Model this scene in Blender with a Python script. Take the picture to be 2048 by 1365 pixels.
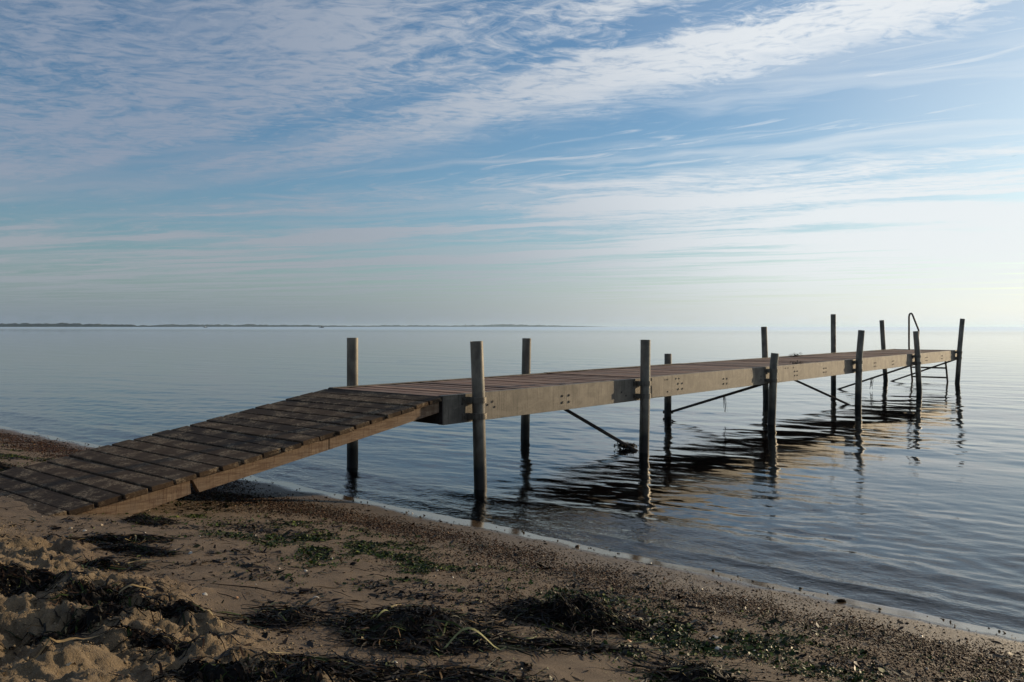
import bpy, bmesh, math, random
import numpy as np
from mathutils import Vector, Matrix

random.seed(7)
rng = np.random.default_rng(11)
S = bpy.context.scene
for o in list(bpy.data.objects):
    bpy.data.objects.remove(o)
COL = S.collection

# ------------------------------------------------------------------ camera
F = 1673.0          # focal length in photo pixels (2048 wide)
HOR = 654.0         # horizon row in the photo
CZ = 1.455          # camera height above the water
cam = bpy.data.cameras.new('camera')
cam.lens = F / 2048 * 36
cam.sensor_width = 36
cam.shift_y = -(682.5 - HOR) / 2048
cam.clip_start = 0.05
cam.clip_end = 80000
camo = bpy.data.objects.new('camera', cam)
camo.location = (0, 0, CZ)
camo.rotation_euler = (math.radians(90), 0, 0)
COL.objects.link(camo)
S.camera = camo

# ------------------------------------------------------------------ light
SUN_AZ = math.radians(55.0)     # to the right of the view direction (+Y)
SUN_EL = math.radians(12.5)
SUN_DIR = Vector((math.sin(SUN_AZ) * math.cos(SUN_EL), math.cos(SUN_AZ) * math.cos(SUN_EL), math.sin(SUN_EL)))
sun = bpy.data.lights.new('sun', 'SUN')
sun.energy = 5.0
sun.angle = math.radians(0.6)
sun.color = (1.0, 0.78, 0.50)
suno = bpy.data.objects.new('sun', sun)
suno.rotation_euler = SUN_DIR.to_track_quat('Z', 'Y').to_euler()
COL.objects.link(suno)
S.view_settings.view_transform = 'Standard'
S.view_settings.look = 'None'
S.view_settings.exposure = 0.0
S.view_settings.gamma = 1.0
S.view_settings.use_curve_mapping = False
S.render.film_transparent = False
S.cycles.max_bounces = 8
S.cycles.transparent_max_bounces = 8
S.cycles.volume_bounces = 0
S.cycles.use_denoising = True
S.cycles.sample_clamp_indirect = 6.0


class NT:
    """tiny helper to write node trees as expressions"""
    def __init__(s, tree):
        s.t = tree
        s.t.nodes.clear()

    def n(s, typ, **kw):
        nd = s.t.nodes.new(typ)
        for k, v in kw.items():
            setattr(nd, k, v)
        return nd

    def put(s, sock, v):
        if isinstance(v, bpy.types.NodeSocket):
            s.t.links.new(v, sock)
        elif v is not None:
            if isinstance(v, (tuple, list)) and len(v) == 3 and sock.type == 'RGBA':
                v = (*v, 1)
            sock.default_value = v

    def m(s, op, a, b=None, c=None, clamp=False):
        nd = s.n('ShaderNodeMath', operation=op, use_clamp=clamp)
        s.put(nd.inputs[0], a)
        if b is not None: s.put(nd.inputs[1], b)
        if c is not None: s.put(nd.inputs[2], c)
        return nd.outputs[0]

    def sm(s, x, lo, hi, a=0.0, b=1.0):
        nd = s.n('ShaderNodeMapRange', interpolation_type='SMOOTHSTEP')
        s.put(nd.inputs['Value'], x)
        for k, v in (('From Min', lo), ('From Max', hi), ('To Min', a), ('To Max', b)):
            s.put(nd.inputs[k], v)
        return nd.outputs[0]

    def lin(s, x, lo, hi, a=0.0, b=1.0):
        nd = s.n('ShaderNodeMapRange')
        s.put(nd.inputs['Value'], x)
        for k, v in (('From Min', lo), ('From Max', hi), ('To Min', a), ('To Max', b)):
            s.put(nd.inputs[k], v)
        return nd.outputs[0]

    def vec(s, x, y, z):
        nd = s.n('ShaderNodeCombineXYZ')
        for i, v in enumerate((x, y, z)):
            s.put(nd.inputs[i], v)
        return nd.outputs[0]

    def sep(s, v):
        nd = s.n('ShaderNodeSeparateXYZ')
        s.put(nd.inputs[0], v)
        return nd.outputs

    def mix(s, f, a, b, blend='MIX'):
        nd = s.n('ShaderNodeMix', data_type='RGBA', blend_type=blend)
        s.put(nd.inputs[0], f)
        s.put(nd.inputs[6], a)
        s.put(nd.inputs[7], b)
        return nd.outputs[2]

    def noise(s, v, scale, detail=4, rough=0.5, dist=0.0, w=None):
        nd = s.n('ShaderNodeTexNoise')
        s.put(nd.inputs['Vector'], v)
        nd.inputs['Scale'].default_value = scale
        nd.inputs['Detail'].default_value = detail
        nd.inputs['Roughness'].default_value = rough
        nd.inputs['Distortion'].default_value = dist
        return nd.outputs[0]

    def scale(s, v, k):
        nd = s.n('ShaderNodeVectorMath', operation='MULTIPLY')
        s.put(nd.inputs[0], v)
        s.put(nd.inputs[1], k)
        return nd.outputs[0]

    def dot(s, v, k):
        nd = s.n('ShaderNodeVectorMath', operation='DOT_PRODUCT')
        s.put(nd.inputs[0], v)
        s.put(nd.inputs[1], k)
        return nd.outputs['Value']

    def bump(s, h, strength, dist):
        nd = s.n('ShaderNodeBump')
        nd.inputs['Strength'].default_value = strength
        nd.inputs['Distance'].default_value = dist
        s.put(nd.inputs['Height'], h)
        return nd.outputs[0]


# ------------------------------------------------------------------ sky
W = bpy.data.worlds.new('World')
S.world = W
W.use_nodes = True
w = NT(W.node_tree)
sky = w.n('ShaderNodeTexSky', sky_type='NISHITA')
sky.sun_disc = False
sky.sun_elevation = SUN_EL
sky.sun_rotation = SUN_AZ
sky.altitude = 0
sky.air_density = 1.0
sky.dust_density = 0.7
sky.ozone_density = 2.5
tc = w.n('ShaderNodeTexCoord').outputs['Generated']
dx, dy, dz = w.sep(tc)
zc = w.m('MAXIMUM', dz, 0.012)
U = w.m('DIVIDE', dx, zc)
V = w.m('DIVIDE', dy, zc)
uv = w.vec(U, V, 0.0)
lw = w.n('ShaderNodeTexNoise'); lw.inputs['Scale'].default_value = 1.1; lw.inputs['Detail'].default_value = 3; w.put(lw.inputs['Vector'], uv)
uvw = w.n('ShaderNodeVectorMath', operation='MULTIPLY_ADD'); w.put(uvw.inputs[0], lw.outputs['Color']); uvw.inputs[1].default_value = (.5, .5, 0); w.put(uvw.inputs[2], uv)
U2, V2, _ = w.sep(uvw.outputs[0])
warp = w.m('SUBTRACT', w.noise(uv, 0.45, 4, 0.55), 0.5)
d1 = w.m('ADD', w.m('ADD', w.m('MULTIPLY', U, 0.666), w.m('MULTIPLY', V, 0.747)), w.m('MULTIPLY', warp, 0.55))
a1 = w.m('SUBTRACT', w.m('MULTIPLY', U, 0.747), w.m('MULTIPLY', V, 0.666))
d2 = w.m('ADD', w.m('ADD', w.m('MULTIPLY', U, 0.40), w.m('MULTIPLY', V, 0.917)), w.m('MULTIPLY', warp, 1.5))
a2 = w.m('SUBTRACT', w.m('MULTIPLY', U, 0.917), w.m('MULTIPLY', V, 0.40))
streak1 = w.noise(w.vec(w.m('MULTIPLY', a1, 0.42), w.m('MULTIPLY', d1, 1.5), 0.3), 1.6, 6, 0.6, 0.4)
streak2 = w.noise(w.vec(w.m('MULTIPLY', a2, 0.16), w.m('MULTIPLY', d2, 0.85), 1.7), 1.3, 7, 0.62, 0.5)
# small rows of cloudlets
mott = w.noise(w.vec(w.m('MULTIPLY', U2, 0.62), w.m('MULTIPLY', V2, 1.0), 3.1), 17, 5, 0.65, 0.5)
mottb = w.noise(w.vec(w.m('MULTIPLY', U2, 0.6), V2, 5.1), 3.6, 6, 0.6, 0.5)
# upper sheet : one dense band with a clear far edge, thinner ones behind it
band = w.m('MULTIPLY', w.sm(d1, 2.45, 2.85), w.sm(d1, 2.90, 3.25, 1.0, 0.0))
band = w.m('MULTIPLY', band, w.sm(a1, -5.2, -2.6))
bandb = w.m('MULTIPLY', w.sm(d1, 1.0, 1.9), w.sm(d1, 2.05, 2.5, 1.0, 0.0))
base1 = w.m('MULTIPLY', w.sm(w.m('ADD', d1, w.m('MULTIPLY', w.m('SUBTRACT', mottb, 0.5), 0.9)), 2.85, 3.45, 1.0, 0.0), w.sm(V, 5.2, 8.0, 1.0, 0.0))
c1 = w.m('MULTIPLY_ADD', w.m('SUBTRACT', streak1, 0.5), 2.0, 0.46)
c1 = w.m('ADD', c1, w.m('MULTIPLY', band, 0.20))
c1 = w.m('ADD', c1, w.m('MULTIPLY', bandb, 0.16))
c1 = w.m('ADD', c1, w.m('MULTIPLY', w.m('SUBTRACT', mott, 0.5), w.sm(V, 3.0, 7.0, 2.3, 0.3)))
c1 = w.m('ADD', c1, w.m('MULTIPLY', w.m('SUBTRACT', mottb, 0.5), 1.0))
gap = w.m('MULTIPLY', w.sm(d1, 2.15, 2.38), w.sm(d1, 2.42, 2.65, 1.0, 0.0))
c1 = w.m('SUBTRACT', c1, w.m('MULTIPLY', gap, 0.38))
c1 = w.m('MULTIPLY', w.sm(c1, -0.10, 1.0), base1)
# far sheet
base2 = w.sm(w.m('ADD', d2, w.m('MULTIPLY', w.m('SUBTRACT', mottb, 0.5), 1.6)), 4.9, 5.9)
c2 = w.m('MULTIPLY_ADD', w.m('SUBTRACT', streak2, 0.5), 4.2, 0.78)
c2 = w.m('ADD', c2, w.m('MULTIPLY', w.m('SUBTRACT', mottb, 0.5), 0.5))
c2 = w.m('ADD', c2, w.sm(w.m('MAXIMUM', w.dot(tc, tuple(SUN_DIR)), 0.0), 0.55, 0.9, 0.0, 0.35))
c2 = w.m('ADD', c2, w.m('MULTIPLY', w.m('SUBTRACT', mott, 0.5), w.sm(V, 6.0, 13.0, 1.0, 0.2)))
c2 = w.m('MULTIPLY', w.sm(c2, 0.25, 1.15), base2)
# thin wisps in the blue gap
wispn = w.noise(w.vec(w.m('MULTIPLY', a1, 0.6), w.m('MULTIPLY', d1, 2.6), 4.4), 1.7, 7, 0.68, 1.0)
wisp0 = w.m('MULTIPLY', w.sm(wispn, 0.50, 0.74), 0.8)
wisp = w.m('MULTIPLY', w.sm(w.noise(w.vec(w.m('MULTIPLY', a2, 0.3), d2, 8.8), 1.1, 6, 0.6, 0.8), 0.40, 0.70), 0.62)
cov = w.m('MAXIMUM', w.m('MAXIMUM', c1, c2), w.m('MAXIMUM', wisp, wisp0))
cov = w.m('MULTIPLY', cov, w.sm(dz, 0.0, 0.07, 0.45, 1.0))
cov = w.m('MAXIMUM', cov, w.m('MULTIPLY', w.sm(w.m('MAXIMUM', w.dot(tc, tuple(SUN_DIR)), 0.0), 0.72, 1.0), 0.40))
cd = w.m('MAXIMUM', w.dot(tc, tuple(SUN_DIR)), 0.0)
ph = w.m('POWER', cd, 2.2)
ph3 = w.m('POWER', cd, 9.0)
# light scattered by thin ice cloud, brighter towards the sun
ccol = w.mix(w.sm(ph, 0.0, 0.68), (2.75, 3.3, 4.3), (8.6, 8.9, 9.1))
SKYMUL = (0.81, 1.01, 1.13)
skyc = w.mix(1.0, sky.outputs[0], SKYMUL, 'MULTIPLY')
ccol = w.mix(w.m('MULTIPLY', w.sm(dz, 0.04, 0.20, 1.0, 0.0), w.sm(ph, 0.0, 0.6, 1.0, 0.0)), ccol, (4.0, 4.2, 4.45))
out = w.mix(w.m('MULTIPLY', cov, 0.90), skyc, ccol)
# low haze veil
hz = w.m('POWER', w.m('SUBTRACT', 1.0, w.m('MAXIMUM', dz, 0.0)), 18.0)
hcol = w.mix(w.sm(ph, 0.02, 0.80), (2.1, 2.62, 3.3), (8.3, 8.7, 8.9))
out = w.mix(w.m('MULTIPLY', hz, 0.93), out, hcol)
bg = w.n('ShaderNodeBackground')
w.put(bg.inputs[0], out)
bg.inputs[1].default_value = 0.10
wo = w.n('ShaderNodeOutputWorld')
w.t.links.new(bg.outputs[0], wo.inputs[0])


# ------------------------------------------------------------------ helpers
def tag(o, label=None, cat=None, group=None, kind=None):
    if label: o['label'] = label
    if cat: o['category'] = cat
    if group: o['group'] = group
    if kind: o['kind'] = kind
    return o


def empty(name, loc, label, cat, group=None):
    o = bpy.data.objects.new(name, None)
    o.location = loc
    COL.objects.link(o)
    return tag(o, label, cat, group)


def link(name, me, mat=None, parent=None, loc=None, rot=None, smooth=False):
    if mat is not None and not me.materials:
        me.materials.append(mat)
    if smooth:
        me.polygons.foreach_set('use_smooth', [True] * len(me.polygons))
    o = bpy.data.objects.new(name, me)
    COL.objects.link(o)
    if parent is not None:
        o.parent = parent
    if loc is not None: o.location = loc
    if rot is not None: o.rotation_euler = rot
    return o


def raw_mesh(name, V_, Fc, k=4, colors=None, smooth=False):
    """V_ (n,3) array, Fc (m,k) int array"""
    me = bpy.data.meshes.new(name)
    V_ = np.ascontiguousarray(V_, dtype=np.float32)
    Fc = np.ascontiguousarray(Fc, dtype=np.int32)
    me.vertices.add(len(V_))
    me.vertices.foreach_set('co', V_.ravel())
    me.loops.add(Fc.size)
    me.loops.foreach_set('vertex_index', Fc.ravel())
    me.polygons.add(len(Fc))
    me.polygons.foreach_set('loop_start', np.arange(0, Fc.size, Fc.shape[1], dtype=np.int32))
    if colors is not None:
        at = me.color_attributes.new('col', 'FLOAT_COLOR', 'POINT')
        c4 = np.ones((len(V_), 4), dtype=np.float32)
        c4[:, :3] = colors
        at.data.foreach_set('color', c4.ravel())
    if smooth:
        me.polygons.foreach_set('use_smooth', np.ones(len(Fc), dtype=bool))
    me.update(calc_edges=True)
    me.validate()
    return me


def grid_mesh(name, X, Y, Z, smooth=True):
    n, m_ = X.shape
    idx = np.arange(n * m_).reshape(n, m_)
    Fc = np.stack([idx[:-1, :-1], idx[1:, :-1], idx[1:, 1:], idx[:-1, 1:]], -1).reshape(-1, 4)
    V_ = np.stack([X, Y, Z], -1).reshape(-1, 3)
    # face up
    a, b, c = V_[Fc[0, 0]], V_[Fc[0, 1]], V_[Fc[0, 2]]
    if np.cross(b - a, c - a)[2] < 0:
        Fc = Fc[:, ::-1]
    return raw_mesh(name, V_, Fc, smooth=smooth)


def _h(ix, iy, seed):
    n = (ix * 374761393 + iy * 668265263 + seed * 974634777) & 0xffffffff
    n = ((n ^ (n >> 13)) * 1274126177) & 0xffffffff
    return ((n ^ (n >> 16)) & 0xffff) / 65535.0


def vnoise(x, y, seed=0):
    x = np.asarray(x, dtype=np.float64); y = np.asarray(y, dtype=np.float64)
    ix = np.floor(x).astype(np.int64); iy = np.floor(y).astype(np.int64)
    fx = x - ix; fy = y - iy
    fx = fx * fx * fx * (fx * (fx * 6 - 15) + 10)
    fy = fy * fy * fy * (fy * (fy * 6 - 15) + 10)
    a = _h(ix, iy, seed); b = _h(ix + 1, iy, seed); c = _h(ix, iy + 1, seed); d = _h(ix + 1, iy + 1, seed)
    return (a + (b - a) * fx + (c - a) * fy + (a - b - c + d) * fx * fy) * 2 - 1


def fbm(x, y, seed=0, oct=4, gain=0.5):
    s = 0; am = 1
    for k in range(oct):
        s = s + am * vnoise(x * 2 ** k + 17.3 * k, y * 2 ** k - 9.1 * k, seed + k)
        am *= gain
    return s


def sstep(x, a, b):
    t = np.clip((x - a) / (b - a), 0, 1)
    return t * t * (3 - 2 * t)


# shore coordinates : s grows out to sea, q runs along the shore
def SQ(x, y):
    return 0.64 * x + 0.768 * y, 0.768 * x - 0.64 * y


def XY(s, q):
    return 0.64 * s + 0.768 * q, 0.768 * s - 0.64 * q


PS = [-30, -4, 0, 1.0, 1.45, 1.7, 2.13, 2.35, 3.0, 3.6, 4.2, 4.62, 5.5, 8, 15, 40, 400, 30000]
PZ = [2.5, 1.0, .58, .50, .455, .405, .350, .315, .222, .135, .052, .0, -.09, -.30, -.9, -2, -6, -8]
HOLLOWS = []   # (x, y, radius, depth)


def H(x, y):
    x = np.asarray(x, dtype=np.float64); y = np.asarray(y, dtype=np.float64)
    s, q = SQ(x, y)
    wob = 0.06 * vnoise(q * 0.9, q * 0 + 3.3, 5) + 0.035 * vnoise(q * 2.3, q * 0 + 8.3, 6)
    z = np.interp(s + wob * sstep(s, 2.5, 4.0), PS, PZ)
    z = z + 0.010 * fbm(x * 1.3, y * 1.3, 21, 3) * sstep(s, 4.7, 3.8)
    z = z + 0.0035 * fbm(x * 9, y * 9, 25, 3) * sstep(s, 4.5, 3.9)
    # trampled dry sand above the wrack line
    edge = 1.62 + 0.16 * fbm(q * 2.2, s * 2.2, 31, 3)
    r = sstep(s, edge + 0.10, edge - 0.12) * sstep(s, -3, -1)
    lump = fbm(x * 4.8, y * 4.8, 41, 4, 0.62)
    rid = 1 - np.abs(fbm(x * 7.2 + 0.3 * lump, y * 7.2, 47, 4, .6)) * 1.7
    z = z + r * (0.014 + 0.021 * lump + 0.018 * rid)
    z = z + r * (0.008 * fbm(x * 16, y * 16, 53, 4, 0.65) + 0.009 * np.abs(fbm(x * 40, y * 48, 57, 2, 0.7)))
    for hx, hy, hr, hd in HOLLOWS:
        d = np.hypot(x - hx, y - hy) / hr
        z = z - hd * np.exp(-d ** 4) + 0.35 * hd * np.exp(-((d - 1.45) / 0.35) ** 2)
    return z


def ground_at(px, py):
    """where the sight line through a photo pixel meets the beach"""
    rx = (px - 1024) / F; rz = -(py - HOR) / F
    z = 0.3
    for _ in range(25):
        Y = (z - CZ) / rz
        z = 0.5 * z + 0.5 * float(H(rx * Y, Y))
    return rx * Y, Y, float(H(rx * Y, Y))


_hl = []
for px, py, rr, dd in [(45, 1165, .13, .055), (75, 1262, .15, .06), (90, 1108, .10, .04), (20, 1320, .12, .04),
                       (210, 1345, .09, .03), (30, 1075, .12, .04), (310, 1300, .10, .025)]:
    gx, gy, _ = ground_at(px, py)
    _hl.append((gx, gy, rr, dd))
HOLLOWS = _hl


# ------------------------------------------------------------------ materials
def new_mat(name):
    m = bpy.data.materials.new(name)
    m.use_nodes = True
    return m, NT(m.node_tree)


def finish(t, col, rough=0.8, normal=None, metallic=0.0, spec=0.5, coat=None):
    b = t.n('ShaderNodeBsdfPrincipled')
    t.put(b.inputs['Base Color'], col)
    t.put(b.inputs['Roughness'], rough)
    t.put(b.inputs['Metallic'], metallic)
    t.put(b.inputs['Specular IOR Level'], spec)
    if normal is not None: t.put(b.inputs['Normal'], normal)
    if coat is not None: t.put(b.inputs['Coat Weight'], coat)
    o = t.n('ShaderNodeOutputMaterial')
    t.t.links.new(b.outputs[0], o.inputs[0])
    return b


def attr_mat(name, rough, spec=0.5, translucent=False):
    m, t = new_mat(name)
    a = t.n('ShaderNodeAttribute', attribute_name='col').outputs['Color']
    pos = t.n('ShaderNodeNewGeometry').outputs['Position']
    nz = t.noise(pos, 140, 3)
    c = t.mix(t.lin(nz, 0.3, 0.7, 0.0, 1.0), t.mix(1.0, a, (.65, .65, .65), 'MULTIPLY'), a)
    finish(t, c, rough, spec=spec)
    return m


# wood of the deck boards
def wood(name, c1_, c2_, c3_, sand=0.0, rough=0.75, spec=.3):
    m, t = new_mat(name)
    ob = t.n('ShaderNodeTexCoord').outputs['Object']
    info = t.n('ShaderNodeObjectInfo').outputs['Random']
    off = t.n('ShaderNodeVectorMath', operation='ADD')
    t.put(off.inputs[0], ob)
    t.put(off.inputs[1], t.vec(t.m('MULTIPLY', info, 37.0), t.m('MULTIPLY', info, 11.0), 0.0))
    v = off.outputs[0]
    grain = t.noise(t.scale(v, (2.0, 34.0, 30.0)), 2.2, 6, 0.65, 0.6)
    fine = t.noise(t.scale(v, (6.0, 150.0, 90.0)), 2.0, 3, 0.6)
    blot = t.noise(v, 3.2, 5, 0.6)
    c = t.mix(t.sm(grain, 0.35, 0.68), c1_, c2_)
    c = t.mix(t.m('MULTIPLY', t.sm(blot, 0.42, 0.7), 0.7), c, c3_)
    c = t.mix(t.m('MULTIPLY', t.sm(fine, 0.55, 0.75), 0.5), c, tuple(k * 0.45 for k in c1_))
    c = t.mix(1.0, c, t.mix(info, (.55, .55, .60), (1.35, 1.24, 1.12)), 'MULTIPLY')
    h = t.m('ADD', grain, t.m('MULTIPLY', fine, 0.6))
    if sand > 0:
        sp = t.noise(v, 5.0, 4, 0.65)
        gr = t.noise(v, 190, 2, 0.7)
        clump = t.noise(v, 45, 3, 0.7)
        msk = t.m('MULTIPLY', t.sm(sp, 0.44, 0.62), t.sm(t.m('ADD', t.m('MULTIPLY', gr, 0.5), t.m('MULTIPLY', clump, 0.5)), 0.48, 0.56))
        msk = t.m('MULTIPLY', msk, sand)
        c = t.mix(msk, c, (.34, .26, .17))
        h = t.m('ADD', h, t.m('MULTIPLY', msk, 0.8))
    finish(t, c, rough, t.bump(h, 0.45, 0.003), spec=spec)
    return m


M_deck = wood('deck_wood', (.115, .070, .050), (.26, .165, .122), (.22, .175, .140), 0.15)
M_rampw = wood('ramp_wood', (.042, .027, .017), (.074, .050, .031), (.062, .046, .032), .75, .9, .15)


def stringer_mat():
    m, t = new_mat('sawn_timber')
    ob = t.n('ShaderNodeTexCoord').outputs['Object']
    grain = t.noise(t.scale(ob, (3.0, 30.0, 40.0)), 2.0, 5, 0.6, 1.2)
    saw = t.noise(t.scale(ob, (38.0, 3.0, 3.2)), 2.4, 4, 0.7, 0.5)
    blot = t.noise(ob, 4.2, 4, 0.6)
    c = t.mix(t.sm(grain, 0.35, 0.7), (.12, .072, .042), (.235, .165, .105))
    c = t.mix(t.m('MULTIPLY', t.sm(saw, 0.50, 0.66), 0.75), c, (.085, .045, .026))
    c = t.mix(t.m('MULTIPLY', t.sm(blot, 0.5, 0.7), 0.7), c, (.15, .11, .08))
    finish(t, c, 0.8, t.bump(t.m('ADD', saw, grain), 0.5, 0.004), spec=0.3)
    return m


M_string = stringer_mat()


def galv(name, base, streak=True, rough=0.42, metallic=0.75):
    m, t = new_mat(name)
    ob = t.n('ShaderNodeTexCoord').outputs['Object']
    info = t.n('ShaderNodeObjectInfo').outputs['Random']
    off = t.n('ShaderNodeVectorMath', operation='ADD')
    t.put(off.inputs[0], ob)
    t.put(off.inputs[1], t.vec(t.m('MULTIPLY', info, 21.0), 0.0, 0.0))
    v = off.outputs[0]
    a = t.noise(v, 5.5, 5, 0.62)
    b = t.noise(v, 60, 4, 0.7)
    st = t.noise(t.scale(v, (34.0, 34.0, 1.3)), 2.0, 4, 0.65)
    big = t.noise(t.scale(v, (1.6, 1.6, 5.0)), 1.7, 4, 0.55, 0.8)
    c = t.mix(t.sm(a, 0.35, 0.68), tuple(k * .66 for k in base), tuple(min(1, k * 1.2) for k in base))
    c = t.mix(t.m('MULTIPLY', t.sm(b, 0.50, 0.66), 0.6), c, tuple(k * .45 for k in base))
    c = t.mix(t.m('MULTIPLY', t.sm(st, 0.50, 0.64), 0.8 if streak else 0.3), c, tuple(k * .42 for k in base))
    c = t.mix(t.m('MULTIPLY', t.sm(big, 0.54, 0.62), 0.4), c, tuple(min(1, k * 1.4) for k in base))
    r = t.lin(t.m('ADD', t.m('MULTIPLY', b, .5), t.m('MULTIPLY', st, .5)), 0.3, 0.7, rough - .06, rough + .22)
    finish(t, c, r, t.bump(t.m('ADD', b, t.m('MULTIPLY', a, 1.2)), 0.25, 0.002), metallic=metallic)
    return m


M_beam = galv('weathered_galvanised_channel', (.138, .120, .094), rough=0.58, metallic=0.15)
M_bolt = galv('bolt_steel', (.05, .045, .04), False, 0.5, 0.5)
M_brace = galv('brace_steel', (.10, .085, .07), False, 0.6, 0.3)


def post_mat():
    m, t = new_mat('galvanised_tube')
    g = t.n('ShaderNodeNewGeometry').outputs['Position']
    ob = t.n('ShaderNodeTexCoord').outputs['Object']
    _, _, pz = t.sep(g)
    a = t.noise(t.scale(g, (1, 1, .5)), 7, 5, 0.62)
    b = t.noise(g, 70, 4, 0.7)
    st = t.noise(t.scale(g, (40.0, 40.0, 1.5)), 2.0, 4, 0.65)
    c = t.mix(t.sm(a, 0.35, 0.68), (.095, .083, .066), (.23, .205, .16))
    c = t.mix(t.m('MULTIPLY', t.sm(b, 0.55, 0.72), 0.45), c, (.12, .10, .08))
    c = t.mix(t.m('MULTIPLY', t.sm(st, 0.56, 0.68), 0.45), c, (.13, .09, .06))
    zz = t.m('ADD', pz, t.m('MULTIPLY', t.m('SUBTRACT', t.noise(g, 9, 3), 0.5), 0.14))
    weed = t.sm(zz, 0.17, 0.30, 1.0, 0.0)       # algae that grows up to the splash line
    stain = t.sm(zz, 0.22, 0.55, 0.75, 0.0)
    c = t.mix(stain, c, (.06, .048, .032))
    c = t.mix(t.m('MULTIPLY', weed, 0.95), c, (.006, .006, .004))
    r = t.mix(weed, (.40, .40, .40), (.75, .75, .75))
    met = t.m('MULTIPLY', t.m('SUBTRACT', 1.0, weed), 0.30)
    finish(t, c, t.m('ADD', t.m('MULTIPLY', weed, 0.2), t.lin(b, 0.3, 0.7, 0.28, 0.46)),
           t.bump(t.m('ADD', b, t.m('MULTIPLY', t.m('MULTIPLY', weed, a), 6.0)), 0.3, 0.003), metallic=met)
    return m


M_post = post_mat()
M_strap = galv('strap_steel', (.17, .145, .11), True, 0.42, 0.45)


def sand_mat():
    m, t = new_mat('beach_sand')
    g = t.n('ShaderNodeNewGeometry').outputs['Position']
    s = t.dot(g, (.64, .768, 0))
    n1 = t.noise(g, 2.2, 4, 0.55)
    n2 = t.noise(g, 9.0, 5, 0.6)
    n3 = t.noise(g, 110, 4, 0.75)
    n4 = t.noise(g, 600, 2, 0.6)
    ss = t.m('ADD', s, t.m('MULTIPLY', t.m('SUBTRACT', n1, 0.5), 0.55))
    ss = t.m('ADD', ss, t.m('MULTIPLY', t.m('SUBTRACT', n2, 0.5), 0.20))
    dry = t.mix(t.sm(n2, 0.35, 0.7), (.115, .079, .040), (.195, .136, .072))
    damp = t.mix(t.sm(n2, 0.3, 0.7), (.076, .048, .026), (.114, .076, .042))
    c = t.mix(t.sm(ss, 1.40, 1.75), dry, damp)
    wet = t.mix(t.sm(n2, 0.3, 0.7), (.056, .036, .020), (.086, .058, .033))
    c = t.mix(t.sm(ss, 3.4, 4.1), c, wet)
    c = t.mix(t.m('MULTIPLY', t.sm(n3, 0.52, 0.66), 0.45), c, (.055, .035, .022))
    c = t.mix(t.m('MULTIPLY', t.sm(n4, 0.60, 0.72), 0.5), c, (.46, .38, .28))
    # sea bed : pale sand inshore, painted darker further out for light absorbed with depth
    sb = t.m('ADD', s, t.m('MULTIPLY', t.m('SUBTRACT', t.noise(g, 0.9, 4, 0.6), 0.5), 1.6))
    c = t.mix(t.sm(sb, 4.5, 6.0), c, (.014, .015, .011))
    # water film left by the last wave
    film = t.m('MULTIPLY', t.sm(t.m('ADD', s, t.m('MULTIPLY', t.m('SUBTRACT', n1, 0.5), 0.34)), 4.33, 4.46), 1.0)
    r = t.mix(film, t.mix(t.sm(ss, 3.3, 4.2), (.85, .85, .85), (.55, .55, .55)), (.07, .07, .07))
    hgt = t.m('ADD', t.m('MULTIPLY', n3, 1.0), t.m('MULTIPLY', n4, 0.5))
    hgt = t.m('ADD', hgt, t.m('MULTIPLY', t.noise(g, 38, 5, 0.7), t.sm(ss, 1.45, 1.8, 3.0, 0.0)))
    hgt = t.m('MULTIPLY', hgt, t.m('SUBTRACT', 1.0, t.m('MULTIPLY', film, 0.97)))
    finish(t, c, r, t.bump(hgt, 0.9, 0.006), spec=0.5)
    return m


M_sand = sand_mat()


def water_mat():
    m, t = new_mat('sea_water')
    g = t.n('ShaderNodeNewGeometry').outputs['Position']
    d = t.n('ShaderNodeCameraData').outputs['View Distance'] if False else None
    rot = t.vec(t.dot(g, (.768, -.64, 0)), t.dot(g, (.64, .768, 0)), 0.0)
    r1 = t.noise(t.scale(rot, (0.55, 1.0, 1.0)), 13.0, 3, 0.55, 0.4)
    r2 = t.noise(t.scale(rot, (0.6, 1.0, 1.0)), 42.0, 2, 0.5, 0.3)
    patch = t.noise(t.scale(rot, (0.35, 1.0, 1.0)), 0.55, 3, 0.5)
    s = t.dot(g, (.64, .768, 0))
    near = t.m('ADD', t.sm(s, 4.8, 6.2, 1.9, 0.0), t.sm(s, 5.0, 12.0, 0.75, 0.25))
    pm = t.m('MULTIPLY', t.sm(patch, 0.38, 0.62, 0.30, 1.0), near)
    h = t.m('MULTIPLY', t.m('ADD', r1, t.m('MULTIPLY', r2, 0.40)), pm)
    nb = t.bump(h, 0.30, 0.014)
    fr = t.n('ShaderNodeFresnel')
    fr.inputs['IOR'].default_value = 1.333
    t.put(fr.inputs['Normal'], nb)
    gl = t.n('ShaderNodeBsdfGlossy')
    t.put(gl.inputs['Roughness'], t.sm(s, 25.0, 500.0, 0.02, 0.20))
    t.put(gl.inputs['Normal'], nb)
    gl.inputs['Color'].default_value = (1, 1, 1, 1)
    tr = t.n('ShaderNodeBsdfTransparent')
    tr.inputs[0].default_value = (.32, .40, .40, 1)
    mx = t.n('ShaderNodeMixShader')
    t.put(mx.inputs[0], fr.outputs[0])
    t.t.links.new(tr.outputs[0], mx.inputs[1])
    t.t.links.new(gl.outputs[0], mx.inputs[2])
    o = t.n('ShaderNodeOutputMaterial')
    t.t.links.new(mx.outputs[0], o.inputs[0])
    return m


M_water = water_mat()


# ------------------------------------------------------------------ beach and sea bed
def axis(parts):
    out_ = []
    for a, b, n in parts:
        out_.append(np.linspace(a, b, n, endpoint=False))
    out_.append([parts[-1][1]])
    return np.concatenate(out_)


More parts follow.
